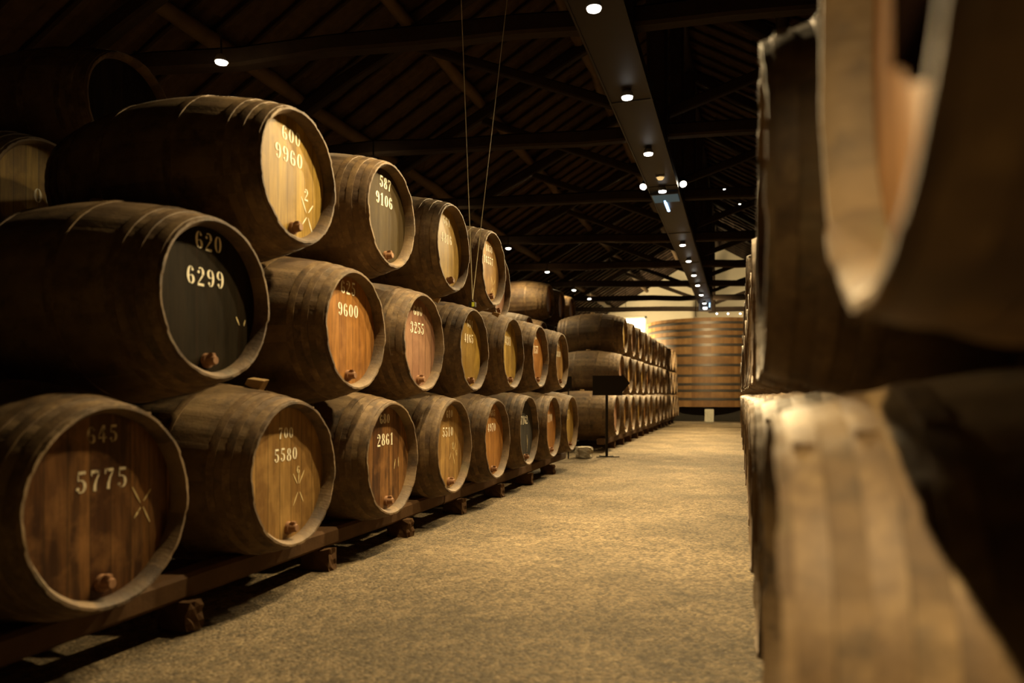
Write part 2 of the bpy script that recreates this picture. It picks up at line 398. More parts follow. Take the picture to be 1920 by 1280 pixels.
left(927, 1.268, kind='T', head='tan', group=GT, texts=[('1858', .02, .21, .07), ('16557', .0, .09, .08)],
     marks=(cross(.14, -.15, .06), []), label='oak barrel with tan head and chalk cross, fourth on the top row by the cable')
barrel((-2.72, 8.35, EYE + 1.29), kind='T', head='rosy', group=GT, label='oak barrel set back behind the top row barrel with chalk cross')
# far stack beyond the gap
hk = ['tan', 'gold', 'tan', 'gold', 'amber', 'tan', 'rosy']
zpx = lambda z: 1385 + F * XH / (CP * z)
FB = [zpx(14.86 + 1.149 * k) for k in range(14)]
FM = [zpx(15.43 + 1.149 * k) for k in range(13)]
FT = [zpx(15.95 + 1.149 * k) for k in range(12)]
for row, lst, h, kd in (('bottom', FB, -.43, 'A'), ('middle', FM, .44, 'A'), ('top', FT, 1.28, 'M')):
    for i, px in enumerate(lst):
        extra = {0: ', its whole side showing'}.get(i, '')
        left(px, h + R.uniform(-.015, .015), kind=kd, head=hk[(i * 3 + len(row)) % 7], group='far stack %s row barrels' % row,
             label='oak barrel in the far stack, %s row, %s from the gap%s' % (row, ORD[i], extra), bung=(i < 3))
# stack standing behind, on the left
XB = -4.25
def back(px, h, **kw): return barrel((XB, Ypx(px, XB), EYE + h), **kw)
y0 = Ypx(80, XB)
barrel((XB + .05, y0, EYE + 1.25), kind='T', head='gold', label='oak barrel with golden head showing a 0, cut by the left edge', group='back stack barrels', texts=[('0', -.02, .02, .1), ('60', .10, .02, .1)])
barrel((XB, Ypx(250, XB), EYE + 2.08), kind='A', head='black', label='shadowy barrel highest at the upper left, hardly lit', group='back stack barrels')  # black head colour stands in for the deep shade up here
for i, (yy, h) in enumerate([(y0 + 1.32, 1.24), (y0 - .6, .41), (y0 + .6, .41), (y0 + 1.8, .41), (y0 - 1.2, -.43), (y0, -.43), (y0 + 1.2, -.43), (y0 + 2.4, -.43)]):
    barrel((XB, yy, EYE + h), kind='A' if h < .5 else 'T', head='olive', label='barrel deep in the back stack hidden behind the near rows', group='hidden back stack barrels', bung=False)
yb = Ypx(1032, XB)
for i in range(3):
    barrel((XB, yb + 1.2 * i, EYE + 2.22), kind='M', head='amber', group='back stack barrels', bung=False,
           label='brown barrel high at the back above the far stack, %s of three in depth' % ORD[i])
for i in range(5):
    barrel((XB, yb - 1.8 + 1.2 * i, EYE + 1.28), kind='M', head='amber', group='back stack barrels', bung=False,
           label=('dim barrel behind the gap below the high back barrels, %s of its row' % ORD[i]))
for i in range(6):
    barrel((XB, yb - 2.4 + 1.2 * i, EYE + .44), kind='A', head='tan', label='barrel low in the back stack hidden behind the far rows', group='hidden back stack barrels', bung=False)
for i in range(7):
    barrel((XB, yb - 3.0 + 1.2 * i, EYE - .43), kind='A', head='tan', label='barrel low in the back stack hidden behind the far rows', group='hidden back stack barrels', bung=False)

# right hand stack beside the camera
def right(z, X, h, **kw):
    return barrel((X, (z + X * SP) / CP, EYE + h), rz=PI, **kw)
tapw = plain('dark_tap_wood', (.006, .003, .002), .95); tapw.node_tree.nodes['Principled BSDF'].inputs['Specular IOR Level'].default_value = 0  # near-black wood with specular off
nb = right(.74, .118, .478, kind='N', head='amber', label='blurred barrel looming at upper right, its pale rim curving down close to the lens', group='right stack middle row')
for o_ in list(nb.children):
    if o_.name.startswith('spigot'): bpy.data.objects.remove(o_)
obj('tap_block', box(B(), (-REC + .035, .22, KINDS['N']['Rb'] - .05), (.07, .14, .36), bev=.012), tapw, nb)
for i in range(22):
    z = 1.86 + 1.1 * i
    right(z, .052 + (R.uniform(0, .035) if i else 0), .455, kind='A', head=hk[i % 7], bung=False,
          label='edge-on barrel of the right-hand stack, middle row, %s behind the blurred one' % ORD[i], group='right stack middle row')
for i in range(22):
    z = 1.30 + 1.1 * i
    right(z, .052 + (R.uniform(-.01, .02) if i else 0), -.44, kind='A', head=hk[(i + 2) % 7], bung=False,
          label=('blurred barrel at lower right, its lit side filling the corner' if i == 0 else 'edge-on barrel of the right-hand stack, bottom row, %s behind the blurred one' % ORD[i - 1]), group='right stack bottom row')
for i in range(12):
    z = 9.01 + 1.1 * i
    right(z, .10 + R.uniform(-.02, .02), 1.30, kind='A', head=hk[(i + 2) % 7], bung=False,
          label='edge-on barrel of the right-hand stack, top row, %s from the camera' % ORD[i], group='right stack top row')

# ------------------------------------------------------------------ rails, blocks, chocks
def rail(X, y0, y1, label):
    bm = B(); beam(bm, (X, y0, .195), (X, y1, .195), .15, .12, n=max(4, int((y1 - y0) / .9)), wob=.008)
    tag(obj('timber_rail', bm, WOOD_M, smooth=False), label, 'rail', 'timber rails under the barrels')
YB = [Ypx(p, XH) for p in (219, 557, 742, 854.5, 935.5, 994.5, 1041, 1075.5)]
rail(-2.62, YB[0] - 1.2, YB[3] + .2, 'long brown timber rail carrying the nearest bottom row barrels')
rail(-2.62, YB[3] + .25, YB[7] + .35, 'brown timber rail carrying the last near bottom row barrels')
rail(-3.65, YB[0] - 1.2, YB[7] + .35, 'rear timber rail under the near bottom row')
YF = [Ypx(p, XH) for p in FB]
rail(-2.62, YF[0] - .45, YF[-1] + .5, 'timber rail under the fronts of the far stack')
rail(-3.65, YF[0] - .45, YF[-1] + .5, 'rear timber rail under the far stack')
rail(.22, 1.0, 26, 'timber rail under the right-hand stack'); rail(1.25, 1.0, 26, 'rear timber rail under the right-hand stack')
rail(XB - .2, 1.5, 7.5, 'timber rail under the back stack'); rail(XB - 1.2, 1.5, 7.5, 'rear timber rail under the back stack')
rail(XB - .2, yb - 3.6, yb + 5, 'timber rail under the distant back stack'); rail(XB - 1.2, yb - 3.6, yb + 5, 'rear timber rail under the distant back stack')
def stone_mesh(s, seed):
    rr = random.Random(seed); bm = B(); bmesh.ops.create_cube(bm, size=1)
    bmesh.ops.subdivide_edges(bm, edges=bm.edges[:], cuts=3, use_grid_fill=True)
    for v in bm.verts:
        v.co += Vector((rr.uniform(-.06, .06), rr.uniform(-.06, .06), rr.uniform(-.06, .06)))
        v.co.x *= s[0]; v.co.y *= s[1]; v.co.z *= s[2]; v.co.z += s[2] / 2
    return bm
BLK = [mesh('support_block', stone_mesh((.2, .1, .14), s), WOOD_M) for s in (1, 2)]
def block(X, Y, label, grp='blocks under the rails'):
    o = link('support_block', R.choice(BLK)); o.location = (X, Y, 0); o.rotation_euler = (0, 0, R.uniform(-.1, .1)); tag(o, label, 'block', grp)
for i in range(7):
    block(-2.60, (YB[i] + YB[i + 1]) / 2, 'wooden block under the front rail between the %s and %s near barrels' % (ORD[i], ORD[i + 1]))
for i in range(0, 13):
    block(-2.60, (YF[i] + YF[i + 1]) / 2, 'small block under the far stack rail between its %s and %s barrels' % (ORD[i], ORD[i + 1]))
for i in range(4): block(-3.65, YB[0] + 2.4 * i, 'block under the rear rail of the near stack', 'rear rail blocks')
for i in range(6): block(-3.65, YF[0] + 2.9 * i, 'block under the rear rail of the far stack', 'far rear rail blocks')
for X in (.22, 1.25):
    for i in range(8): block(X, 1.6 + 3.3 * i, 'block under the rails of the right-hand stack', 'right rail blocks')
for X in (XB - .2, XB - 1.2):
    for Y in (2.0, 4.5, 7.0, yb - 3, yb, yb + 4): block(X, Y, 'block under the rails of the back stack', 'back rail blocks')
def chock(p, label, s=(.075, .07, .05), rot=(.1, .5, .3)):
    bm = B(); q = [(-.5, -.5, 0), (.5, -.5, 0), (.5, .5, 0), (-.5, .5, 0), (-.5, -.5, .55), (.5, -.5, 1), (.5, .5, 1), (-.5, .5, .55)]
    v = [bm.verts.new((a * s[0], b * s[1], (c - .5) * s[2])) for a, b, c in q]
    for f in ((0, 1, 2, 3), (4, 5, 6, 7), (0, 1, 5, 4), (1, 2, 6, 5), (2, 3, 7, 6), (3, 0, 4, 7)): bm.faces.new([v[k] for k in f])
    bmesh.ops.bevel(bm, geom=bm.edges[:], offset=.004, segments=1, affect='EDGES')
    o = obj('wooden_chock', bm, CHOCKM); o.location = p; o.rotation_euler = rot
    tag(o, label, 'chock', 'wooden chocks between the barrels')
chock(P(482, 716, 4.22), 'pale wooden chock on top of the barrel marked 700', s=(.09, .09, .075))
chock(P(531, 487, 4.86), 'small chock on the shoulder of the barrel marked 625')
chock(P(567, 494, 4.75), 'splinter of wood lying on the barrel marked 625', s=(.06, .04, .03))
chock(P(817, 560, 6.42), 'square chock above the barrel marked 3255')
chock(P(930, 588, 7.5), 'wooden chock under the set-back top row barrel')

# ------------------------------------------------------------------ setting: floor, walls, roof
def floor_mat():
    t = NT('gravelly_earth_floor'); o = t.obj()
    big = t.noise(o, 1.1, 5, .6); mid = t.noise(o, 9, 6, .7); fine = t.noise(o, 120, 5, .8)
    c = t.ramp(mid, [(.3, (.165, .118, .064)), (.7, (.37, .275, .15))])
    c = t.mix(t.math('MULTIPLY', t.ramp(big, [(.42, (0, 0, 0)), (.60, (1, 1, 1))]), .65), c, (.12, .088, .045))
    vor = t.new('ShaderNodeTexVoronoi'); t.L(o, vor.inputs['Vector']); vor.inputs['Scale'].default_value = 52
    peb = t.ramp(vor.outputs['Color'], [(.2, (.35, .35, .35)), (.85, (1.5, 1.5, 1.5))])
    c = t.mix(.75, c, peb, 'MULTIPLY')
    t.col(c); t.rough(.85)
    hgt = t.math('ADD', t.math('MULTIPLY', vor.outputs['Distance'], -1.2), t.math('ADD', fine, t.math('MULTIPLY', mid, 2.5)))
    t.bump(hgt, 1.0, .022); return t.m
YN, YE = -4.0, 41.2; XL, XR = -9.0, 6.9; RIDGE = -1.05; RZ = EYE + 7.55; SL = .585
def roof_z(X): return RZ - SL * abs(X - RIDGE)
bm = B()
nx, ny = 60, 340
for j in range(ny + 1):
    for i in range(nx + 1):
        X = XL + (XR - XL) * i / nx; Y = YN + (YE - YN) * j / ny
        z = .006 * math.sin(Y * 3.4 + .6 * math.sin(X * 1.3)) + .005 * math.sin(Y * 1.3 + X * 2.1) + R.uniform(-.0015, .0015)
        bm.verts.new((X, Y, z - .006))
bm.verts.ensure_lookup_table()
for j in range(ny):
    for i in range(nx):
        a = j * (nx + 1) + i; bm.faces.new((bm.verts[a], bm.verts[a + 1], bm.verts[a + nx + 2], bm.verts[a + nx + 1]))
fl = obj('floor', bm, floor_mat(), smooth=True); fl['kind'] = 'structure'
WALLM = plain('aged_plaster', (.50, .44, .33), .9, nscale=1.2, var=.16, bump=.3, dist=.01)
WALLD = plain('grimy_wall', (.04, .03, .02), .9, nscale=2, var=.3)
def struct(name, bm, mat):
    o = obj(name, bm, mat); o['kind'] = 'structure'; return o
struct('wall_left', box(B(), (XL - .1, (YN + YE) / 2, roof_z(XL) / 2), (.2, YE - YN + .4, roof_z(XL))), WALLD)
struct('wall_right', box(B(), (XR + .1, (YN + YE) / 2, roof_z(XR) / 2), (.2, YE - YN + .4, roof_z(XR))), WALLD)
def gable(Y, th, hole=None):
    bm = B()
    xs = [XL - .2, XR + .2]
    def poly(pts):
        a = [bm.verts.new((x, Y, z)) for x, z in pts]; b = [bm.verts.new((x, Y + th, z)) for x, z in pts]
        bm.faces.new(a); bm.faces.new(b[::-1])
        for k in range(len(pts)): bm.faces.new((a[k], a[(k + 1) % len(pts)], b[(k + 1) % len(pts)], b[k]))
    rz_ = lambda x: roof_z(x) + .05
    if not hole: poly([(xs[0], 0), (xs[1], 0), (xs[1], rz_(xs[1])), (RIDGE, rz_(RIDGE)), (xs[0], rz_(xs[0]))])
    else:
        h0, h1, hz = hole
        poly([(xs[0], 0), (h0, 0), (h0, hz), (h0, rz_(h0)), (xs[0], rz_(xs[0]))])
        poly([(h0, hz), (h1, hz), (h1, rz_(h1)), (h0, rz_(h0))])
        poly([(h1, 0), (xs[1], 0), (xs[1], rz_(xs[1])), (RIDGE, rz_(RIDGE)), (h1, rz_(h1))])
    return bm
DX1 = P(1204, 600, 36.5).x
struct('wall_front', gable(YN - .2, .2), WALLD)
WY = 38.7
HZ = EYE + (740 - 588) * 37 / F
struct('wall_back', gable(WY, .35, (DX1 - 2.3, DX1, HZ)), WALLM)
# lit passage behind the opening
WHITEW = plain('bright_plaster', (.78, .74, .62), .9, nscale=2, var=.06)
bm = B(); box(bm, (DX1 - 1.15, WY + 1.6, HZ / 2 + .2), (3.2, .1, HZ + .6)); box(bm, (DX1 - 2.75, WY + .97, HZ / 2 + .2), (.1, 1.25, HZ + .6)); box(bm, (DX1 + .45, WY + .97, HZ / 2 + .2), (.1, 1.25, HZ + .6)); box(bm, (DX1 - 1.15, WY + .97, HZ + .55), (3.2, 1.25, .1))
struct('wall_passage', bm, WHITEW)
bm = B()
for X in (DX1 - 2.24, DX1 - .05): box(bm, (X, WY - .03, HZ / 2), (.10, .06, HZ))
box(bm, (DX1 - 1.15, WY - .03, HZ - .05), (2.3, .06, .10)); struct('trim_1', bm, WHITEW)
# roof: channel tiles seen from below, resting on closely set rafters
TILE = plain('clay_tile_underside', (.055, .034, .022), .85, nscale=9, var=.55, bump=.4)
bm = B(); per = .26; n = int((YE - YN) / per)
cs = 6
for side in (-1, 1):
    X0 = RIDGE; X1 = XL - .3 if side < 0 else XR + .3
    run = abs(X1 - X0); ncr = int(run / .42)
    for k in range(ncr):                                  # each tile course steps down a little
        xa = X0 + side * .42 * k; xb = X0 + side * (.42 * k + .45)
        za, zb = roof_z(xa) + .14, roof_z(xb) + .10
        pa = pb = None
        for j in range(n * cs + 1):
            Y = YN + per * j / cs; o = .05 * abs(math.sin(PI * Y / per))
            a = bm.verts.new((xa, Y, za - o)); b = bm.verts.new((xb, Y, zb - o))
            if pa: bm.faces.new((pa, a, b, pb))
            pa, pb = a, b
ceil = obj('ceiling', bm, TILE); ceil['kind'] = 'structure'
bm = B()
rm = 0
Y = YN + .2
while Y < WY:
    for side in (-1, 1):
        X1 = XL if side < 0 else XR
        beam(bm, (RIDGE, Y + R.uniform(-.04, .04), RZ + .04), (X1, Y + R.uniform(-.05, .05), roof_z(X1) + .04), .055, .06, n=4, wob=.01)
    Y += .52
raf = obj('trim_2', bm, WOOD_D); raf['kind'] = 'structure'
# purlins: round logs running the length of the roof
def log(X, label, mat, r=.10, dz=0):
    bm = B(); pts = []; rad = []; Y = YN + .1
    while Y < WY:
        pts.append((X + R.uniform(-.035, .035), Y, roof_z(X) - .06 - r + dz + R.uniform(-.03, .03))); rad.append(r * R.uniform(.85, 1.15)); Y += .7
    tube(bm, pts, rad, 10); tag(obj('purlin_log', bm, mat, smooth=True), label, 'roof log', 'round purlin logs under the roof')
log(-6.2, 'crooked pale log under the lowest part of the left roof slope', WOOD_L)
log(-4.55, 'crooked pale log halfway up the left roof slope', WOOD_L)
log(-2.75, 'crooked pale log high on the left roof slope near the ridge', WOOD_L)
log(.7, 'dark log high on the right roof slope near the ridge', WOOD_D)
log(2.5, 'dark log halfway up the right roof slope', WOOD_D)
log(4.1, 'dark log low on the right roof slope', WOOD_D)
log(RIDGE, 'dark ridge log at the peak of the roof', WOOD_D, dz=-.02)
# trusses
TH = EYE + 3.45
def truss(z, ang, label, th=TH):
    """z is the camera depth at the king post; ang is the skew of the old truss in degrees"""
    Yk = (z + RIDGE * SP) / CP; ta = math.tan(math.radians(ang))
    t = empty('roof_truss', (RIDGE, Yk, 0)); tag(t, label, 'roof truss', 'old timber roof trusses')
    def q(X, zz): return (X - RIDGE, (X - RIDGE) * ta, zz)
    hL = RIDGE - (RZ - th) / SL + .1; hR = RIDGE + (RZ - th) / SL - .1
    hL = max(hL, XL + .05); hR = min(hR, XR - .05)
    obj('tie_beam', beam(B(), q(hL, th + .1), q(hR, th + .1), .18, .19, n=14, wob=.025), WOOD_D, t)
    for e in (hL, hR):
        obj('principal_rafter', beam(B(), q(e, roof_z(e) - .36), q(RIDGE + (.12 if e > 0 else -.12), RZ - .42), .17, .2, n=8, wob=.02), WOOD_D, t)
        m_ = (e + RIDGE) / 2
        obj('strut', beam(B(), q(RIDGE + (.14 if e > 0 else -.14), th + .35), q(m_, roof_z(m_) - .48), .12, .13, n=4, wob=.012), WOOD_D, t)
        m2 = RIDGE + (e - RIDGE) * .5
    obj('king_post', beam(B(), q(RIDGE, th - .05), q(RIDGE, RZ - .35), .26, .3, n=4, wob=.01), WOOD_D, t)
TZ = [(30.2, 14), (26.7, 14), (23.2, 13), (19.8, 12), (16.4, 11), (13.0, 9), (9.9, 7), (6.9, 6), (3.7, 6)]
for i, (z, a) in enumerate(TZ):
    truss(z, a, 'dark timber roof truss spanning the cellar, %s counting from the pale end wall' % ORD[i])

# ------------------------------------------------------------------ light tray and lamps
TX, THT = -1.12, EYE + 3.2
bm = B()
box(bm, (TX, (YN + 26.3) / 2, THT + .01), (.44, 26.3 - YN, .02))
for s in (-1, 1):
    box(bm, (TX + s * .22, (YN + 26.3) / 2, THT + .05), (.02, 26.3 - YN, .12))
tr = empty('lighting_tray', (0, 0, 0)); tag(tr, 'long brown steel lighting tray hung below the roof along the aisle', 'lighting tray')
obj('channel', bm, TRAYM, tr)
for i in range(9):
    Y = -2.2 + 3.4 * i
    obj('joint_strap', box(B(), (TX, Y, THT - .004), (.47, .05, .008)), DARKM, tr)
    for s in (-1, 1): obj('hanger_rod', tube(B(), [(TX + s * .19, Y, THT + .1), (TX + s * .19, Y, TH + (.4 if i % 2 else .9))], .008, 8), DARKM, tr)
def disc(r, z, n=20):
    bm = B(); bmesh.ops.create_circle(bm, cap_ends=True, segments=n, radius=r, matrix=Matrix.Translation((0, 0, z))); return bm
HOUS = mesh('housing', tube(B(), [(0, 0, .0), (0, 0, -.015), (0, 0, -.05), (0, 0, -.07)], [.035, .05, .065, .065], 20, caps=True), STEEL, True)
LN = mesh('lens', tube(B(), [(0, 0, -.068), (0, 0, -.085), (0, 0, -.092)], [.058, .055, .035], 20), LENS, True)
def spot(parent, power, size, blend, rad=.05, color=WARM, loc=(0, 0, -.11), rot=(0, 0, 0), name='lamp_light'):
    l = bpy.data.lights.new(name, 'SPOT'); l.energy = power; l.spot_size = math.radians(size); l.spot_blend = blend
    l.color = color; l.shadow_soft_size = rad
    o = bpy.data.objects.new(name, l); COL.objects.link(o); o.parent = parent; o.location = loc; o.rotation_euler = rot; return o
def point(parent, power, color=WARM, loc=(0, 0, 0), rad=.05, name='lamp_light'):
    l = bpy.data.lights.new(name, 'POINT'); l.energy = power; l.color = color; l.shadow_soft_size = rad
    o = bpy.data.objects.new(name, l); COL.objects.link(o); o.parent = parent; o.location = loc; return o
def lamp(loc, label, group, wide, narrow, size=1.0, wa=98, color=WARM, up=0, tilt=-38, pan=0):
    t = empty('downlight', loc); tag(t, label, 'lamp', group)
    link('housing', HOUS, t); link('lens', LN, t)
    if wide: spot(t, wide, wa, .7, .05, color, rot=(math.radians(tilt), math.radians(pan), 0))
    if narrow: spot(t, narrow, 46, 1.0, .03, color)
    if up: point(t, up, color, (0, .1, -.12), .04)
    t.scale = (size,) * 3
    return t
zs = [-0.6, 4.75, 5.92, 7.69, 9.49, 11.24, 13.1, 15.28, 17.12, 19.14, 20.9, 22.9, 25.0]
for i, z in enumerate(zs):
    Y = (z + TX * SP) / CP
    if i == 1:
        lamp((TX, Y, THT), 'round downlight on the lighting tray just above the top of the frame', 'tray downlight out of view', TRAY_W * .8, 0, wa=124, tilt=-25)
    elif z < 5:
        lamp((TX, Y, THT), 'round downlight on the lighting tray above the camera, out of view', 'tray downlight out of view', TRAY_W * 2.1, 0, wa=88, tilt=0, pan=-24)
    elif i == 6: continue
    else:
        lamp((TX, Y, THT), 'round white downlight under the lighting tray, %s in view from the top of the frame' % ORD[i - 2 - (1 if i > 6 else 0)], 'tray downlights', TRAY_W * (1.45 if z > 13 else 1.0), TRAY_W * 1.4)
for i, (px, py) in enumerate([(415, 120), (700, 305), (857, 405), (953, 467), (1026, 511), (1076, 545), (1105, 561)]):
    z = F * 3.25 / (740 - py); p = P(px, py, z)
    lb = ['lone white lamp at upper left above the big barrels', None, None, 'white lamp beside the head of the fourth top row barrel', 'white lamp above the high back barrels', 'small white lamp right of the high back barrels', 'tiny farthest lamp by the left end of the pale wall'][i]
    t = lamp((p.x, p.y, p.z + .09), lb or 'lamp of the left row hidden behind the top barrels', 'left row lamps', 900 if i == 0 else 320, 0, up=2.0, wa=140, tilt=-42 if i == 0 else 0)
    obj('bracket', tube(B(), [(0, 0, 0), (0, 0, .22)], .01, 8), DARKM, t)
for i, (px, py) in enumerate([(1358, 352), (1387, 380)]):
    p = P(px, py, 11.5 + i)
    t = lamp(p, ['tiny distant light dot right of the tray', 'tiniest light dot by the right-hand stack'][i], 'right row lamps', 8, 0, size=.32)
    obj('bracket', tube(B(), [(0, 0, 0), (0, 0, .9)], .01, 8), DARKM, t)
# side spotlights on the tray
for px, py, lb, s in ((1206, 350, 'small tilted spotlight on the left edge of the tray', -1), (1281, 345, 'dazzling spotlight on the right edge of the tray', 1)):
    p = P(px, py, 11.3); t = empty('spotlight', p); tag(t, lb, 'spotlight', 'tilted tray spotlights')
    d = Vector((s * .2, -.75, -.75)).normalized(); rot = d.to_track_quat('Z', 'Y').to_matrix().to_4x4()
    bm = tube(B(), [(0, 0, -.14), (0, 0, -.12), (0, 0, 0)], [.03, .05, .058], 16); bm.transform(rot); obj('housing', bm, DARKM, t, True)
    bm = tube(B(), [(0, 0, -.004), (0, 0, .006)], [.052, .05], 16); bm.transform(rot); obj('lens', bm, emis('spot_lens', (1, .93, .75), 30 if s > 0 else 16), t, True)
    obj('arm', tube(B(), [(0, 0, 0), (-s * .12, .03, .1)], .012, 8), DARKM, t)
    o = spot(t, 140, 90, 1.0, .04, WARM, d * .03); o.rotation_euler = (-d).to_track_quat('Z', 'Y').to_euler()
p = P(1238, 330, 10.7); t = empty('smoke_detector', (p.x, p.y, THT)); tag(t, 'small warm glowing detector on the underside of the tray', 'detector')
obj('base', tube(B(), [(0, 0, 0), (0, 0, -.02)], .07, 6), STEEL, t); obj('dome', tube(B(), [(0, 0, -.02), (0, 0, -.05)], [.06, .04], 6), emis('detector_glow', (1, .65, .25), .8), t)
t = empty('light_panel', (TX - .0, (11.9 + TX * SP) / CP, THT)); tag(t, 'bluish glowing glass panel under the tray between the two spotlights', 'light panel')
obj('glass', box(B(), (0, -.15, -.03), (.40, .5, .02)), BLUED, t); obj('frame', box(B(), (0, -.42, -.03), (.44, .03, .04)), DARKM, t)
obj('tube', box(B(), (-.03, .35, -.035), (.045, .75, .025), bev=.008), BLUE, t)
# box fitting at the far end of the tray
p = P(1322, 574, 25.6); t = empty('hanging_box_light', p); tag(t, 'square pale framed light box hanging at the far end of the tray', 'light box')
bm = B()
for s in (-1, 1): box(bm, (s * .2, 0, 0), (.035, .2, .32)); box(bm, (0, 0, s * .15), (.4, .2, .035))
obj('bracket', box(B(), (0, -.15, .17), (.1, .4, .02)), DARKM, t); obj('frame', bm, STEEL, t); obj('backing', box(B(), (0, .08, 0), (.36, .02, .27)), DARKM, t)
obj('lens', box(B(), (.0, -.02, -.07), (.14, .05, .06), bev=.01), LENS2, t); obj('side_glow', box(B(), (.155, -.06, .03), (.03, .04, .14)), BLUE, t)
o = spot(t, 1500, 150, .8, .1, WARM, (0, .35, -.2), (math.radians(62), 0, 0));  # warm spot added to the box to brighten the vat front
obj('cable', tube(B(), [(-.33, 0, .9), (-.32, 0, -.3), (-.3, 0, -.36)], .012, 8), DARKM, t)
for i, px in enumerate((1344, 1365, 1388)):
    p = P(px, 587, 29.6)
    o = obj('indicator_light', tube(B(), [(0, 0, 0), (0, .0, -.04)], .03, 10), LENS2); o.location = p
    tag(o, 'pinprick light on the last tie beam, %s from the left' % ORD[i], 'indicator light', 'pinprick lights on the last beam')

# ------------------------------------------------------------------ hanging cables with box
pb_ = P(886, 571, 6.05)
t = empty('hanging_gauge', pb_); tag(t, 'small dark box with yellow-green sticker hanging on two long pale cables', 'hanging gauge')
obj('case', box(B(), (0, 0, 0), (.055, .04, .045), bev=.004), DARKM, t)
obj('sticker', box(B(), (.012, -.0215, 0), (.022, .002, .036)), emis('sticker_yellow', (0, 0, 0), 0), t)
bpy.data.materials['sticker_yellow'].node_tree.nodes['Principled BSDF'].inputs['Base Color'].default_value = (.7, .8, .08, 1)
obj('bracket', tube(B(), [(-.01, 0, .02), (0, 0, .045), (.01, 0, .02)], .005, 8), DARKM, t)
for (x, y, z) in ((864, -20, 6.05), (953, -20, 6.6)):
    q = P(x, y, z) - pb_; obj('cable', tube(B(), [(0, 0, .04), tuple(q)], .003, 8), ROPE, t)

# ------------------------------------------------------------------ sign, stone
SZ = F * EYE / 117
pp = P(1138, 857, SZ); t = empty('arrow_sign', (pp.x, pp.y, 0), PSI); tag(t, 'dark arrow-shaped sign on a thin post in the gap between stacks', 'sign')
BLKM = plain('matt_black_board', (.020, .016, .011), .6, nscale=4, var=.15, bump=.05)
def s2(x, y): return ((x - 1138) * SZ / F, EYE + (740 - y) * SZ / F)
bm = B(); pts = [s2(1111, 704), s2(1167, 704), s2(1167, 701), s2(1181, 718), s2(1167, 735), s2(1167, 741), s2(1111, 741)]
a = [bm.verts.new((x, -.012, z)) for x, z in pts]; b = [bm.verts.new((x, .012, z)) for x, z in pts]
bm.faces.new(a); bm.faces.new(b[::-1])
for k in range(len(pts)): bm.faces.new((a[k], a[(k + 1) % len(pts)], b[(k + 1) % len(pts)], b[k]))
obj('arrow_board', bm, BLKM, t)
obj('post', box(B(), (0, .03, .56), (.045, .03, 1.12)), BLKM, t)
bm = B(); tube(bm, [(-.2, -.1, .012), (-.1, -.07, .012), (0, 0, .015), (.13, -.06, .012), (.22, -.02, .012)], .010, 8); tube(bm, [(-.12, .16, .012), (0, 0, .015), (.13, .16, .012)], .01, 8)
obj('base', bm, BLKM, t)
p = P(1066, 717, 12.9)
o = obj('notice_board', box(B(), (0, 0, 0), (.11, .02, .22), bev=.003), BLKM); o.location = p; o.rotation_euler = (0, 0, PSI)
t2 = tag(o, 'small dark board peeping out beside the last middle row barrel', 'notice board')
tube_b = tube(B(), [(0, .02, -.1), (0, .02, -p.z + .0)], .012, 8); obj('post', tube_b, BLKM, o)
STONE = plain('rough_white_stone', (.42, .38, .30), .95, nscale=12, var=.4, bump=.8, dist=.015)
p = P(1095, 848, 13.2); o = obj('stone_block', stone_mesh((.28, .24, .19), 5), STONE); o.location = (p.x, p.y, 0); tag(o, 'rough whitish stone block on the floor beside the last near barrel', 'stone')

# ------------------------------------------------------------------ big vat
VX, VZc = -1.35, 33.6; VY = (VZc + VX * SP) / CP; VR = 2.82; VB, VT = .62, EYE + 3.28
t = empty('giant_vat', (VX, VY, 0)); tag(t, 'giant upright oak vat with many iron hoops standing at the end of the aisle', 'vat')
def vat_mat():
    m = NT('vat_oak'); uv = m.uv(); o = m.obj(); sep = m.new('ShaderNodeSeparateXYZ'); m.L(uv, sep.inputs[0])
    idx = m.math('FLOOR', m.math('MULTIPLY', sep.outputs[0], 110.0)); wn = m.new('ShaderNodeTexWhiteNoise', noise_dimensions='1D'); m.L(idx, wn.inputs['W'])
    c = m.ramp(wn.outputs[0], [(0, (.17, .085, .03)), (1, (.30, .17, .065))])
    c = m.mix(m.math('MULTIPLY', m.ramp(m.noise(o, 1.3, 5, .65), [(.4, (0, 0, 0)), (.65, (1, 1, 1))]), .6), c, (.10, .05, .02))
    c = m.mix(m.math('MULTIPLY', m.noise(m.scalev(uv, (200, 3, 1)), 1, 4), .5), c, (.09, .045, .02))
    m.col(c); m.rough(.5); m.b.inputs['Specular IOR Level'].default_value = .25; m.bump(m.noise(m.scalev(uv, (200, 3, 1)), 1, 4), .3, .01); return m.m
bm = B(); uvl = bm.loops.layers.uv.new('uv'); NA = 220
def vr(z): f = (z - VB) / (VT - VB); return VR * (1.02 - .045 * f)
rows = [(VB, vr(VB) - .06), (VB, vr(VB))] + [(VB + (VT - VB) * k / 8, vr(VB + (VT - VB) * k / 8)) for k in range(1, 9)] + [(VT, vr(VT) - .07), (VT - .12, vr(VT) - .08)]
rg = [[bm.verts.new(((r - (.006 if k % 2 else 0)) * math.cos(2 * PI * k / NA), (r - (.006 if k % 2 else 0)) * math.sin(2 * PI * k / NA), z)) for k in range(NA)] for z, r in rows]
for i in range(len(rg) - 1):
    for k in range(NA):
        f = bm.faces.new((rg[i][k], rg[i][(k + 1) % NA], rg[i + 1][(k + 1) % NA], rg[i + 1][k]))
        for lp, (u, v) in zip(f.loops, ((k, i), (k + 1, i), (k + 1, i + 1), (k, i + 1))): lp[uvl].uv = (u / NA, rows[v][0])
bm.faces.new(rg[0]); bm.faces.new(rg[-1]); obj('staves', bm, vat_mat(), t, True)
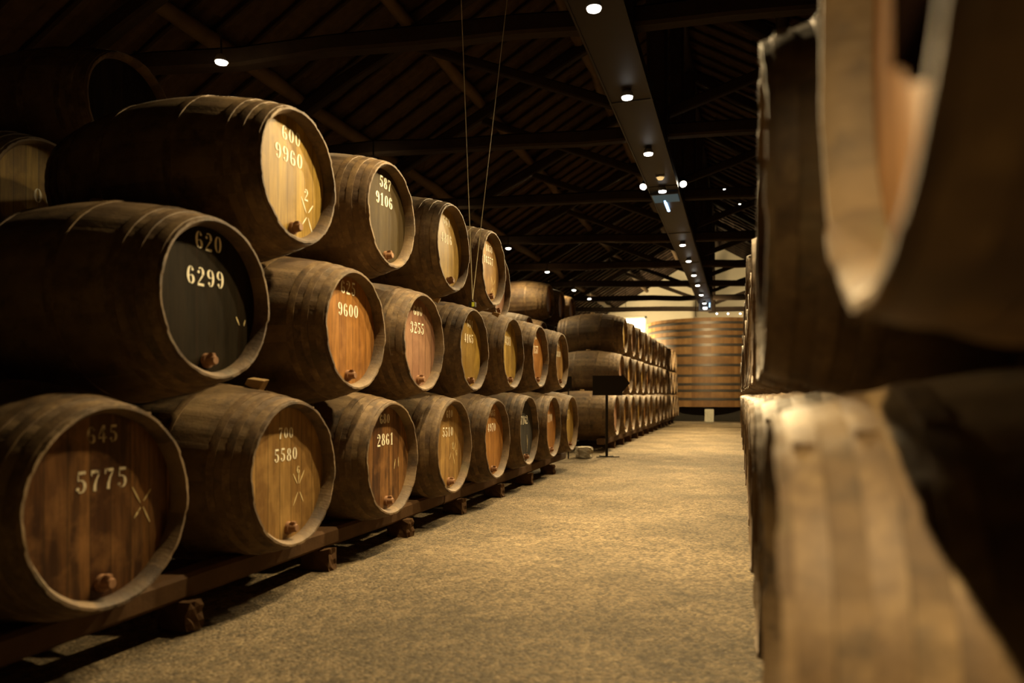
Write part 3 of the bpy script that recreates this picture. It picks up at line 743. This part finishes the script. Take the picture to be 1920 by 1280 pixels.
VH = plain('grey_iron_hoop', (.075, .065, .055), .45, .5, nscale=3, var=.3, bump=.1)
for y in (604, 617, 630, 646, 665, 684, 703.5, 720, 732, 748):
    z = EYE + (740 - y) * (VZc - VR * .98) / F; bm = B()
    hw = .055
    rr_ = [[bm.verts.new(((vr(z) + o_) * math.cos(2 * PI * k / 96), (vr(z) + o_) * math.sin(2 * PI * k / 96), zz)) for k in range(96)] for zz, o_ in ((z - hw, 0), (z - hw, .014), (z + hw, .014), (z + hw, 0))]
    for i in range(3):
        for k in range(96): bm.faces.new((rr_[i][k], rr_[i][(k + 1) % 96], rr_[i + 1][(k + 1) % 96], rr_[i + 1][k]))
    obj('hoop', bm, VH, t, True)
obj('shade_block', box(B(), (0, -.3, .3), (5.3, 4.0, .6), bev=.01), DARKM, t)  # dark box added to stand for the black shade under the vat
for i in range(0): obj('bearer', box(B(), (-2 + i * 1.0, 0, .46), (.25, 3.6, .32), bev=.01), WOOD_D, t)
for i, yy in enumerate(()): obj('cross_bearer', box(B(), (0, yy * .8, .16), (4.4, .3, .30), bev=.01), WOOD_D, t)
p = P(1330, 790, 30.0); o = obj('stone_post', box(B(), (0, 0, .27), (.36, .25, .54), bev=.015), plain('pale_stone', (.42, .40, .32), .9)); o.location = (p.x, p.y, 0)
tag(o, 'short pale stone post in front of the dark underside of the vat', 'post')
# dark hanging fitting near the end wall
p = P(1173, 580, 33.5); t = empty('hanging_fitting', p, PSI); tag(t, 'long dark rectangular fitting hanging by a wire before the end wall', 'hanging fitting')
obj('body', box(B(), (0, 0, 0), (1.3, .15, .14), bev=.01), DARKM, t); obj('wire', tube(B(), [(0, 0, .07), (0, 0, 2.4)], .012, 6), DARKM, t)
# flood lamps lighting the end wall and vat
def flood(p, label, power, d=(0, 1, 0)):
    t = empty('flood_lamp', p); tag(t, label, 'lamp', 'flood lamps at the end wall')
    obj('case', box(B(), (0, 0, 0), (.2, .12, .14), bev=.01), DARKM, t); obj('stand', tube(B(), [(0, 0, -.07), (0, 0, -p[2])], .02, 8), DARKM, t)
    o = spot(t, power, 165, .5, .12, (1, .78, .42), (0, .1, .2)); o.rotation_euler = (-Vector(d)).to_track_quat('Z', 'Y').to_euler(); return t
flood(Vector((-5.3, 33.4, 2.7)), 'flood lamp hidden behind the far stack lighting the end wall', 2500, (.9, .5, .1))
flood(Vector((3.6, 34.5, 1.9)), 'flood lamp hidden behind the right-hand stack lighting the end wall', 1800, (-.2, 1, .3))
pl = empty('passage_lamp', (DX1 - 1.15, WY + .9, HZ + .25)); tag(pl, 'lamp inside the bright passage in the end wall', 'lamp')
obj('shade', tube(B(), [(0, 0, .15), (0, 0, .0)], [.05, .14], 16), STEEL, pl); point(pl, 1600, (1, .85, .5), (0, 0, -.08), .1)
